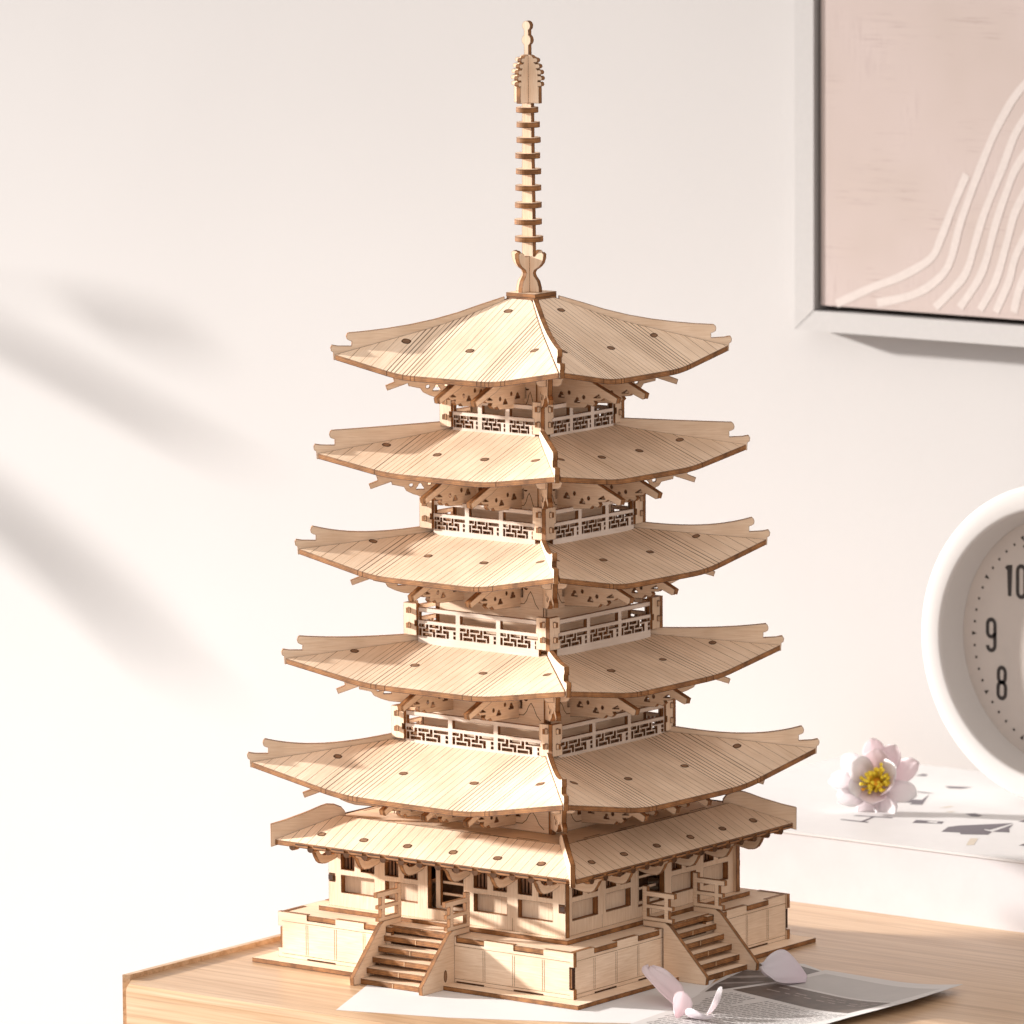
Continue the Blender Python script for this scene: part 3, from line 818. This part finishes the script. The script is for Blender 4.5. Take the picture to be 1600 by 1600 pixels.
for ks in (('h1', 'h2', 'h3'), ('A1', 'A2')):
    q = MB()
    for k in ks: sheetpoly(q, SHP[k] if area(SHP[k]) > 0 else SHP[k][::-1], BT, GREYINK, .06)
    q.build('printed_letter', box)
co = [(64.5, 222.8), (77.6, 229.2), (75.2, 234.7), (61.5, 230.9)]
ci = [(68.6, 228.4), (74.6, 228.9), (73.2, 232.9), (68.9, 232.2)]
for i in range(4):
    q = [co[i], co[(i+1) % 4], ci[(i+1) % 4], ci[i]]; sheetpoly(pr, q if area(q) > 0 else q[::-1], BT, GREYINK, .06)
for P in ([(52.6, 264.2), (54.3, 271.9), (57.0, 271.7), (55.5, 266.8)], [(61.1, 256.9), (62.9, 260.5), (65.1, 261.1), (64.3, 257.6)], [(118.6, 188.4), (110.3, 204.9), (113.4, 207.1), (121.1, 191.5)], [(51.1, 242.5), (53.1, 245.4), (55.3, 249.9), (53.4, 246.5)]):
    q = MB(); sheetpoly(q, P if area(P) > 0 else P[::-1], BT, BEIGEINK, .06); q.build('printed_shape', box)
pr.build('printed_camera_symbol', box)

clock = empty('round_clock', (105, 310, 34.9))
tag(clock, 'round white clock with a deep rim and narrow black numerals, standing on the box', 'clock')
CW = plain('white_clock_plastic', (.545, .52, .505), .4, .4, .01)
CF = plain('warm_grey_clock_face', (.53, .475, .435), .55, .3, .03, 60)
CC = (105, 290, 115.0)
cfr = Fr(CC, (1, 0, 0), (0, 0, 1))                 # w toward the viewer side (-Y)
b = MB()
prof = [(70, -46), (76, -45), (79.2, -42), (80.6, -36), (80.9, -3), (80.6, -1.2), (79.9, -.3), (79.0, 0), (70.6, 0), (69.2, -.3), (68.5, -1.0), (68.3, -2), (64.2, -14.6)]
CWI = plain('shade_toned_clock_inner_ring', (.50, .468, .445), .45, .3, .01)  # inner side of the rim, its shade mixed into a darker tone
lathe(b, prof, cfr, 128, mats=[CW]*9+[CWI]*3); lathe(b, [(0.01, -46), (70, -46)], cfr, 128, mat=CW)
part_at(b, 'clock_case', clock, smooth=True)
b = MB(); lathe(b, [(64.3, -14), (0.01, -14)], cfr, 128, mat=CF); face_o = part_at(b, 'clock_face', clock)
ff = Fr((CC[0], CC[1]+14, CC[2]), (1, 0, 0), (0, 0, 1))
DG = {
 '0': [[(0, .16), (0, .84)] + arc(.5, .84, .5, .16, 180, 0, 8)[1:] + arc(.5, .16, .5, .16, 0, -180, 8)[:-1]],
 '1': [[(.15, .86), (.62, 1.0), (.62, 0)]],
 '2': [arc(.5, .82, .5, .18, 180, 0, 8) + [(1, .7), (0, .03), (1, .03)]],
 '3': [arc(.5, .82, .5, .18, 170, -90, 10) + arc(.5, .22, .5, .22, 90, -170, 10)],
 '4': [[(.75, 0), (.75, 1), (0, .3), (1.05, .3)]],
 '5': [[(.95, 1), (.08, 1), (.04, .58)] + arc(.5, .4, .5, .2, 150, 0, 8) + arc(.5, .16, .5, .16, 0, -180, 8)],
 '6': [arc(.5, .84, .5, .16, 0, 180, 8) + [(0, .16)] + arc(.5, .16, .5, .16, 180, 360, 8) + [(1, .42)] + arc(.5, .42, .5, .14, 0, 180, 8)],
 '7': [[(0, 1), (1, 1), (.4, 0)]],
 '8': [[(.04, .68), (.04, .84)] + arc(.5, .84, .46, .16, 180, 0, 8) + [(.96, .68)] + arc(.5, .68, .46, .16, 0, -180, 8), [(0, .16), (0, .36)] + arc(.5, .36, .5, .16, 180, 0, 8) + [(1, .16)] + arc(.5, .16, .5, .16, 0, -180, 8)],
 '9': [arc(.5, .16, .5, .16, 180, 360, 8) + [(1, .84)] + arc(.5, .84, .5, .16, 0, 180, 8) + [(0, .58)] + arc(.5, .58, .5, .14, 180, 360, 8)],
}
closed = {'0': True, '8': True}
b = MB()
for h in range(1, 13):
    a = math.radians(90-30*h); s = str(h); dw, dh, gapd = 4.4, 15.6, 7.4
    R = 47.5 if len(s) == 1 else 46.0
    cx, cz = R*math.cos(a), R*math.sin(a)
    if h == 10: cx, cz = -33.5, 28.3
    tot = (len(s)-1)*gapd
    for i, ch in enumerate(s):
        ox = cx-tot/2+i*gapd-dw/2; oz = cz-dh/2
        for st in DG[ch]: line(b, [(ox+x*dw, oz+z*dh) for x, z in st], 2.0, ff, INK, .15, closed=closed.get(ch, False))
for i in range(60):
    a = math.radians(6*i); c, s = math.cos(a), math.sin(a); R = 57.6
    if i % 5 == 0: P = [(R+1.3, -1.05), (R+1.3, 1.05), (R-1.5, 0)]
    else: P = [(R-.6, -.6), (R+.6, -.6), (R+.6, .6), (R-.6, .6)]
    P = [(x*c-y*s, x*s+y*c) for x, y in P]; sheetpoly(b, P if area(P) > 0 else P[::-1], ff, INK, .15)
part_at(b, 'numerals', face_o).location = (0, 0, 0)
for nm, ang, ln, wd in (('hour_hand', 12, 28, 2.6), ('minute_hand', -62, 44, 1.8)):
    b = MB(); c, s = math.cos(math.radians(ang)), math.sin(math.radians(ang))
    ply(b, [(x*c-y*s, x*s+y*c) for x, y in rect(-7, -wd/2, ln, wd/2)], .8, ff, face=INK, edge=INK, w0=2 if ln > 30 else 3.2)
    part_at(b, nm, clock)
b = MB(); lathe(b, [(0.01, 5), (2.6, 5), (2.6, .1)], ff, 24, mat=INK); part_at(b, 'hub', clock)

def petal_mat(name, c1, c2):
    m, nt, b = new_mat(name)
    tc = N(nt, 'ShaderNodeTexCoord'); sp = N(nt, 'ShaderNodeSeparateXYZ'); nt.links.new(tc.outputs['UV'], sp.inputs[0])
    nz = uv_noise(nt, 14, 1.2, 1, 3, .5)
    ad = N(nt, 'ShaderNodeMath', operation='MULTIPLY_ADD'); ad.inputs[1].default_value = .3; nt.links.new(nz, ad.inputs[0]); nt.links.new(sp.outputs[1], ad.inputs[2])
    r = ramp(nt, [(.15, c1), (1.05, c2)]); nt.links.new(ad.outputs[0], r.inputs[0])
    nt.links.new(r.outputs[0], b.inputs['Base Color']); b.inputs['Roughness'].default_value = .5
    tr = N(nt, 'ShaderNodeBsdfTranslucent'); nt.links.new(r.outputs[0], tr.inputs[0])
    mx = N(nt, 'ShaderNodeMixShader'); mx.inputs[0].default_value = .38
    out = nt.nodes['Material Output']
    nt.links.new(b.outputs[0], mx.inputs[1]); nt.links.new(tr.outputs[0], mx.inputs[2]); nt.links.new(mx.outputs[0], out.inputs[0])
    return m
PWHITE = petal_mat('white_petal', (.93, .83, .85), (.95, .93, .94))
PPINK = petal_mat('blush_petal', (.93, .76, .79), (.94, .85, .87))
PLILAC = petal_mat('lilac_petal', (.78, .68, .73), (.82, .77, .80))
def petal(base, d, up, length, width, curl, cup, mat, tip=.75, ruff=.0, nu=14, nv=9):
    """a thin curved petal from base along d, bending toward up"""
    d = Vector(d).normalized(); up = Vector(up); up = (up-d*up.dot(d)).normalized(); side = d.cross(up)
    mb = MB(); rows = []
    ph = random.uniform(0, 6)
    pos = Vector(base); 
    for i in range(nu+1):
        s = i/nu
        if i:
            ang = curl*(s-.5/nu); pos = pos + (d*math.cos(ang)+up*math.sin(ang))*(length/nu)
        ang = curl*s; nrm = up*math.cos(ang)-d*math.sin(ang)
        w = width/2*(.22+.78*math.sin(PI/2*min(1, s/.62))) if s < .62 else width/2*math.sqrt(max(0, 1-((s-.62)/.385)**2))
        w = max(w, width*.06)
        r = []
        for j in range(nv):
            t = -1+2*j/(nv-1)
            off = cup*w*(t*t) + ruff*math.sin(7*t+9*s+ph)*s
            r.append(pos+side*(w*t)+nrm*off + d*(ruff*.7*math.sin(11*t+ph) if i == nu else 0))
        rows.append(mb.add(r))
    for i in range(nu):
        for j in range(nv-1):
            mb.face((rows[i]+j, rows[i+1]+j, rows[i+1]+j+1, rows[i]+j+1), mat, [(j/nv, i/nu), (j/nv, (i+1)/nu), ((j+1)/nv, (i+1)/nu), ((j+1)/nv, i/nu)])
    return mb
def thick(o, t=.2):
    md = o.modifiers.new('thickness', 'SOLIDIFY'); md.thickness = t*S; md.offset = 0
    for p in o.data.polygons: p.use_smooth = True
    return o
ORG = plain('golden_stamen', (.95, .70, .06), .6, .3, .15)
ORD = plain('orange_stamen_heart', (.80, .36, .02), .6, .3, .15)
def bead_tube(mb, pts, rad, mat, n=6):
    rows = []
    for i, p in enumerate(pts):
        a = Vector(pts[max(i-1, 0)]); c = Vector(pts[min(i+1, len(pts)-1)]); t = (c-a).normalized()
        x = t.cross(Vector((.3, .2, .93))).normalized(); y = t.cross(x)
        rr = rad[i] if isinstance(rad, (list, tuple)) else rad
        rows.append(mb.add([Vector(p)+(x*math.cos(2*PI*k/n)+y*math.sin(2*PI*k/n))*rr for k in range(n)]))
    for i in range(len(pts)-1):
        for k in range(n):
            l = (k+1) % n; mb.face((rows[i]+k, rows[i]+l, rows[i+1]+l, rows[i+1]+k), mat, [(0, 0), (1, 0), (1, 1), (0, 1)])
    for rw, rev in ((rows[0], True), (rows[-1], False)):
        f = list(range(rw, rw+n)); mb.face(f[::-1] if rev else f, mat, [(0, 0)]*n)
def flower(name, c, axis, size, npet, label, cat, seed, white=.6, stam=True):
    random.seed(seed)
    root = empty(name, (c[0], c[1], c[2]+ZS)); tag(root, label, cat)
    ax = Vector(axis).normalized(); x = ax.cross(Vector((0, 0, 1))).normalized(); y = x.cross(ax)
    C = Vector(c)
    for ring, (n, el, ln, wd) in enumerate(((npet, .06, 1.0, .50), (npet-3, .55, .74, .58))):
        for i in range(n):
            a = 2*PI*(i+.5*ring)/n+random.uniform(-.14, .14)
            rad = x*math.cos(a)+y*math.sin(a)
            e = el+random.uniform(-.14, .16)
            d = rad*math.cos(e)+ax*math.sin(e)
            mat = PWHITE if random.random() < white or rad.dot(x) > .2 else PPINK
            m = petal(C+rad*1.6*size/22, d, ax, size*ln*random.uniform(.88, 1.08), size*wd, .55+random.uniform(-.25, .3), .28, mat, .8, .35)
            o = m.build('petal', root); o.location = [-q for q in root.location]; thick(o)
    if stam:
        sb = MB()
        for i in range(60):
            a = random.uniform(0, 2*PI); rr = random.uniform(.3, 1)*size*.27; hgt = size*random.uniform(.22, .42)
            rad = x*math.cos(a)+y*math.sin(a)
            p0 = C+rad*rr*.45; p1 = C+rad*rr*.9+ax*hgt*.6; p2 = C+rad*rr*1.25+ax*hgt
            bead_tube(sb, [p0, p1, p2], [.45, .42, .4], ORG)
            bead_tube(sb, [p2-ax*.5, p2+ax*.35, p2+ax*1.1], [.5, 1.0, .45], ORG if random.random() < .88 else ORD)
        for i in range(7):
            q = C+ax*(size*.02+i*.55); 
            lathe(sb, [(0.02, i*.5+.5), (size*.17-i*.35, i*.5)], Fr(C+ax*1.0, x, y, ax), 14, mat=ORD)
        o = sb.build('stamens', root); o.location = [-q for q in root.location]
    random.seed(7)
    return root
flower('lotus_flower', (27.5, 246, 32.7+12.5), (.40, -.74, .42), 23.5, 9, 'open white and pink blossom with yellow stamens lying on the printed box', 'flower', 3)
# loose petals
def loose(name, label, parts):
    root = None
    for i, (args, kw) in enumerate(parts):
        o = petal(*args, **kw).build(name, None); thick(o, .4)
        if root is None: root = o; tag(o, label, 'petal')
    return root
random.seed(21)
loose('loose_petal', 'broad pale lilac petal curled up on the paper beside the right-hand stairs',
      [(((144, 16, -1.4), (-.88, -.42, .10), (.12, -.40, .9), 22, 23, .42, .45, PLILAC), dict(ruff=.8, nu=20, nv=17))])
loose('loose_petal', 'long blush petal leaning up from the white sheet, in front of the right-hand stairs',
      [(((131, -66, -1.6), (-.85, .44, .34), (.50, .0, .85), 34, 18, .12, .28, PPINK), dict(ruff=.8, nu=20, nv=15))])
loose('loose_petal', 'short pink petal rolled up at the foot of the long blush petal',
      [(((142, -84, -1.4), (-.62, .72, .28), (.5, .3, .8), 15, 10, 1.2, .75, PPINK), dict(ruff=.2, nu=14, nv=11))])
loose('loose_petal', 'thin white crescent petal standing on the lines of text',
      [(((150, -71, -1.4), (.35, .75, .5), (-.9, .1, .3), 17, 5.5, .9, .5, PWHITE), dict(ruff=.1, nu=14, nv=7))])
loose('loose_petal', 'lilac petal lying on the page at the bottom edge of the photo',
      [(((146, -80, -1.3), (.72, -.5, .06), (.2, .3, .9), 20, 12, .3, .4, PLILAC), dict(ruff=.3, nu=14, nv=9))])

# ================================================================== PAPERS
PAPER = plain('white_paper', (.70, .685, .68), .55, .3, .015, 80)
PAGE = plain('grey_white_page', (.58, .555, .54), .5, .3, .02, 80)
PHOTO = plain('grey_photo_print', (.40, .38, .365), .45, .35, .06, 60)
DARK = plain('dark_photo_print', (.085, .062, .05), .45, .35, .35, 120)
DARK2 = plain('dark_grey_photo_print', (.10, .085, .08), .45, .35, .5, 90)
def sheet(name, out, z, mat, zf=None, t=.09):
    mb = MB()
    ply(mb, out, t, FLAT(z), face=mat, edge=mat)
    return mb
b = sheet('p', [(4.5, -157.3), (56.2, -141.2), (110.3, -115.2), (134.3, -101.2), (131, -80), (118.2, -29.0), (95, 20), (-2, -60), (-30, -78)], -2.18, PAPER)
o = b.build('white_sheet'); tag(o, 'plain bright white sheet of paper lying under the front corner of the pagoda', 'paper')
b = sheet('p', [(118.0, -32.5), (110.6, -11.9), (99, 30), (103, 46), (120, 49.5), (139.5, 39.4), (136, 12)], -2.07, PAGE)
u = b.build('photo_print'); tag(u, 'dark printed photo sheet lying half under the right-hand stairs', 'paper')
b = MB(); sheetpoly(b, [(119.2, -30.6), (135.5, 12.3), (138.4, 38.8), (113.3, 47.0), (101.9, 37.7), (112.4, -11.9)], FLAT(-1.98), DARK2, .03)
for P in ([(113, -12), (127, 3), (128, 6), (112.5, -8)], [(110, 2), (131, 22), (131, 26), (108, 7)], [(106, 20), (120, 30), (118, 36), (105, 26)]):
    sheetpoly(b, P if area(P) > 0 else P[::-1], FLAT(-1.98), plain('mid_grey_photo_patch', (.26, .23, .22), .45, .35, .3, 90), .05)
b.build('printed_image', u)
# the text page, its right-hand edge curling up a little
PG = [(118.3, -30.6), (133.7, 13.5), (135.9, 43.6), (216.0, 38.3), (218.3, -9.9), (212.9, -50.7), (212.7, -113.1), (163.1, -148.1), (131.6, -104.8), (127.9, -61.7)]
def curl(x, y): return -1.94+4.2*max(0, (x-172)/46)**2+1.6*max(0, (-y-40)/100)**2*max(0, (x-150)/60)
class Curl:
    def __init__(s, h=0): s.h = h; s.flip = False
    def __call__(s, u, v, w=0): return Vector((u, v, curl(u, v)+w))
def clip(poly, x0, x1, ax=0):
    def half(P, k, keep):
        out = []
        for i in range(len(P)):
            a, c = P[i-1], P[i]; ia, ic = keep(a[ax]), keep(c[ax])
            if ia != ic:
                t = (k-a[ax])/(c[ax]-a[ax]); out.append((a[0]+(c[0]-a[0])*t, a[1]+(c[1]-a[1])*t))
            if ic: out.append(c)
        return out
    P = half(poly, x0, lambda q: q >= x0-1e-9)
    return half(P, x1, lambda q: q <= x1+1e-9) if P else P
def curled(mb, poly, mat, h, thick_=None):
    if area(poly) < 0: poly = poly[::-1]
    xa = min(p[0] for p in poly); xb = max(p[0] for p in poly); k = max(1, int((xb-xa)/5))
    for i in range(k):
        P = clip(poly, xa+(xb-xa)*i/k, xa+(xb-xa)*(i+1)/k)
        if len(P) < 3: continue
        ya = min(p[1] for p in P); yb = max(p[1] for p in P); n = max(1, int((yb-ya)/12))
        for j in range(n):
            Q = clip(P, ya+(yb-ya)*j/n, ya+(yb-ya)*(j+1)/n, 1)
            if len(Q) < 3: continue
            i0 = mb.add([(x, y, curl(x, y)+h) for x, y in Q]); mb.face(range(i0, i0+len(Q)), mat, Q)
            if thick_:
                i0 = mb.add([(x, y, curl(x, y)+h-thick_) for x, y in Q]); mb.face(list(range(i0, i0+len(Q)))[::-1], mat, Q[::-1])
b = MB(); curled(b, PG, PAGE, 0, .12)
pg = b.build('text_page'); tag(pg, 'printed magazine page with lines of small text and two photo blocks, right edge curling up', 'paper')
b = MB(); curled(b, [(126.5, -17.9), (134.6, 5.4), (209.6, -10.9), (204.4, -38.3)], DARK, .05)
curled(b, [(136.1, 10.0), (140.9, 36.4), (211.5, 26.5), (208.5, -8.3), (135.4, 8.0)], PHOTO, .05)
LM = plain('pale_print_mark', (.34, .29, .26), .5, .3, .2)
random.seed(5)
for row in range(3):
    s = 0
    while s < 62:
        ln = random.uniform(3.5, 9); 
        if random.random() < .8:
            f0, f1 = (8+s)/77, min(.96, (8+s+ln)/77); bas = lambda f: Vector((134.6+(209.6-134.6)*f, 5.4+(-10.9-5.4)*f)); dn = Vector((-.31, -.95))*(4.5+row*3.6)
            A = bas(f0)+dn; B = bas(f1)+dn; e = Vector((-.31, -.95))*random.uniform(.7, 1.1)
            curled(b, [tuple(A), tuple(B), tuple(B+e), tuple(A+e)], LM, .09)
        s += ln+random.uniform(1.2, 3.5)
b.build('photo_block', pg)
b = MB()
def inside(P, x, y):
    c = False
    for i in range(len(P)):
        (x1, y1), (x2, y2) = P[i-1], P[i]
        if (y1 > y) != (y2 > y) and x < (x2-x1)*(y-y1)/(y2-y1)+x1: c = not c
    return c
for row in range(27):
    f = row/26
    base = Vector((127.2, -21.5)).lerp(Vector((206.5, -42.0)), f)
    e = Vector((-.30, -.954)); n_ = Vector((.954, -.30))
    q = 1.0 if row not in (0, 7, 8) else random.uniform(1, 22)
    while q < 88:
        ln = random.uniform(1.4, 5.2)
        A = base+e*q; B = A+e*ln; C = A+e*(ln+4)
        if not inside(PG, C.x, C.y) or not inside(PG, C.x-3, C.y): break
        hh = random.uniform(.6, .85)
        curled(b, [tuple(A), tuple(B), tuple(B+n_*hh), tuple(A+n_*hh)], INK, .06)
        q += ln+random.uniform(.6, 1.1)
b.build('text_lines', pg)

# ================================================================== LEAFY PLANT beside the desk (outside the frame; its shadow falls on the wall)
LIGHT = Vector((-19100, -6050, 4420))
plant = empty('leafy_plant', (-1290, 272, -700+ZS))
tag(plant, 'tall long-leaved plant just outside the left edge whose soft shadow bands fall on the wall', 'plant')
LEAF = plain('green_leaf', (.07, .12, .04), .5, .4, .2, 30); STEM = plain('brown_stem', (.14, .09, .05), .7, .2, .2, 30)
def towall(x, z, f): return Vector((x, WY, z)).lerp(LIGHT, f)
st = MB(); bead_tube(st, [(-1290, 272, -700), (-1286, 274, -300), (-1280, 270, 60), (-1287, 272, 250)], [9, 8, 6, 3], STEM, 10)
part_at(st, 'stem', plant)
for pts, wd in (([(-770, 240), (-660, 204), (-570, 172), (-520, 154)], 12), ([(-800, 170), (-690, 112), (-610, 66), (-550, 22)], 21), ([(-610, 240), (-580, 226), (-558, 212)], 18)):
    m = MB(); n = 12; rows = []
    P = smooth([(x, z) for x, z in pts], 4)
    for i, (x, z) in enumerate(P):
        s = i/(len(P)-1); c = towall(x, z, .029); w = wd*.5*max(.06, math.sin(PI*(.08+.9*s))**.8)
        up = Vector((.25, -.1, .96))
        rows.append(m.add([c-up*w, c+Vector((0, -4, 0)), c+up*w]))
    for i in range(len(P)-1):
        for j in (0, 1): m.face((rows[i]+j, rows[i+1]+j, rows[i+1]+j+1, rows[i]+j+1), LEAF, [(0, 0)]*4)
    o = part_at(m, 'leaf', plant); thick(o, .8)
    tail = towall(pts[0][0], pts[0][1], .03)
    m = MB(); bead_tube(m, [tuple(tail), tuple((tail+Vector((-1283, 271, tail.z-60)))/2+Vector((0, 0, 10))), (-1283, 271, tail.z-70)], [.7, .8, 1.0], STEM, 6); part_at(m, 'leaf_stalk', plant)
pt = MB(); lathe(pt, [(0.01, 0), (90, 0), (120, 190), (112, 190), (100, 170), (0.01, 170)], Fr((-1290, 272, -800), (1, 0, 0), (0, 1, 0)), 40, mat=plain('grey_pot', (.5, .48, .45))); part_at(pt, 'pot', plant, smooth=True)

# ================================================================== CAMERA, LIGHT
cam = bpy.data.cameras.new('camera'); co_ = bpy.data.objects.new('camera', cam); COL.objects.link(co_)
pos = Vector((1959.89908, -2613.13366, 665.40716+ZS))*S
yaw, pit, rol = math.radians(-37.04148692), math.radians(-7.97757332), math.radians(-.38231961)
fwd = Vector((math.sin(yaw)*math.cos(pit), math.cos(yaw)*math.cos(pit), math.sin(pit)))
rt = Vector((math.cos(yaw), -math.sin(yaw), 0)); up = rt.cross(fwd)
rt2 = rt*math.cos(rol)+up*math.sin(rol); up2 = -rt*math.sin(rol)+up*math.cos(rol)
M = Matrix((rt2, up2, -fwd)).transposed().to_4x4(); M.translation = pos
co_.matrix_world = M
cam.sensor_width = 36; cam.lens = 11014.163418801294/1600*36; cam.clip_start = .05; cam.clip_end = 60
cam.dof.use_dof = True; cam.dof.focus_distance = 3.262; cam.dof.aperture_fstop = 17
scene.camera = co_

sl = bpy.data.lights.new('window_light', 'SPOT'); so = bpy.data.objects.new('window_light', sl); COL.objects.link(so)
so.location = LIGHT*S; tgt = Vector((600, 406, -925))*S
so.rotation_euler = (tgt-so.location).to_track_quat('-Z', 'Y').to_euler()
sl.energy = 57000; sl.color = (1.0, .965, .925); sl.shadow_soft_size = .60; sl.spot_size = math.radians(7.3); sl.spot_blend = .26
ar = bpy.data.lights.new('soft_fill', 'AREA'); ao = bpy.data.objects.new('soft_fill', ar); COL.objects.link(ao)
ar.shape = 'RECTANGLE'; ar.size = 2.4; ar.size_y = 2.0; ar.energy = 10; ar.color = (1, .86, .74)
ao.location = (1.6, -2.0, 2.6); ao.rotation_euler = (Vector((0, 0, .2))-ao.location).to_track_quat('-Z', 'Y').to_euler()

wd = bpy.data.worlds.new('World'); scene.world = wd; wd.use_nodes = True
bg = wd.node_tree.nodes['Background']; bg.inputs[0].default_value = (1.0, .94, .905, 1); bg.inputs[1].default_value = .63
scene.view_settings.view_transform = 'Standard'; scene.view_settings.look = 'None'
scene.view_settings.exposure = .37; scene.view_settings.gamma = 1; scene.view_settings.use_curve_mapping = False
scene.cycles.max_bounces = 8; scene.cycles.diffuse_bounces = 4
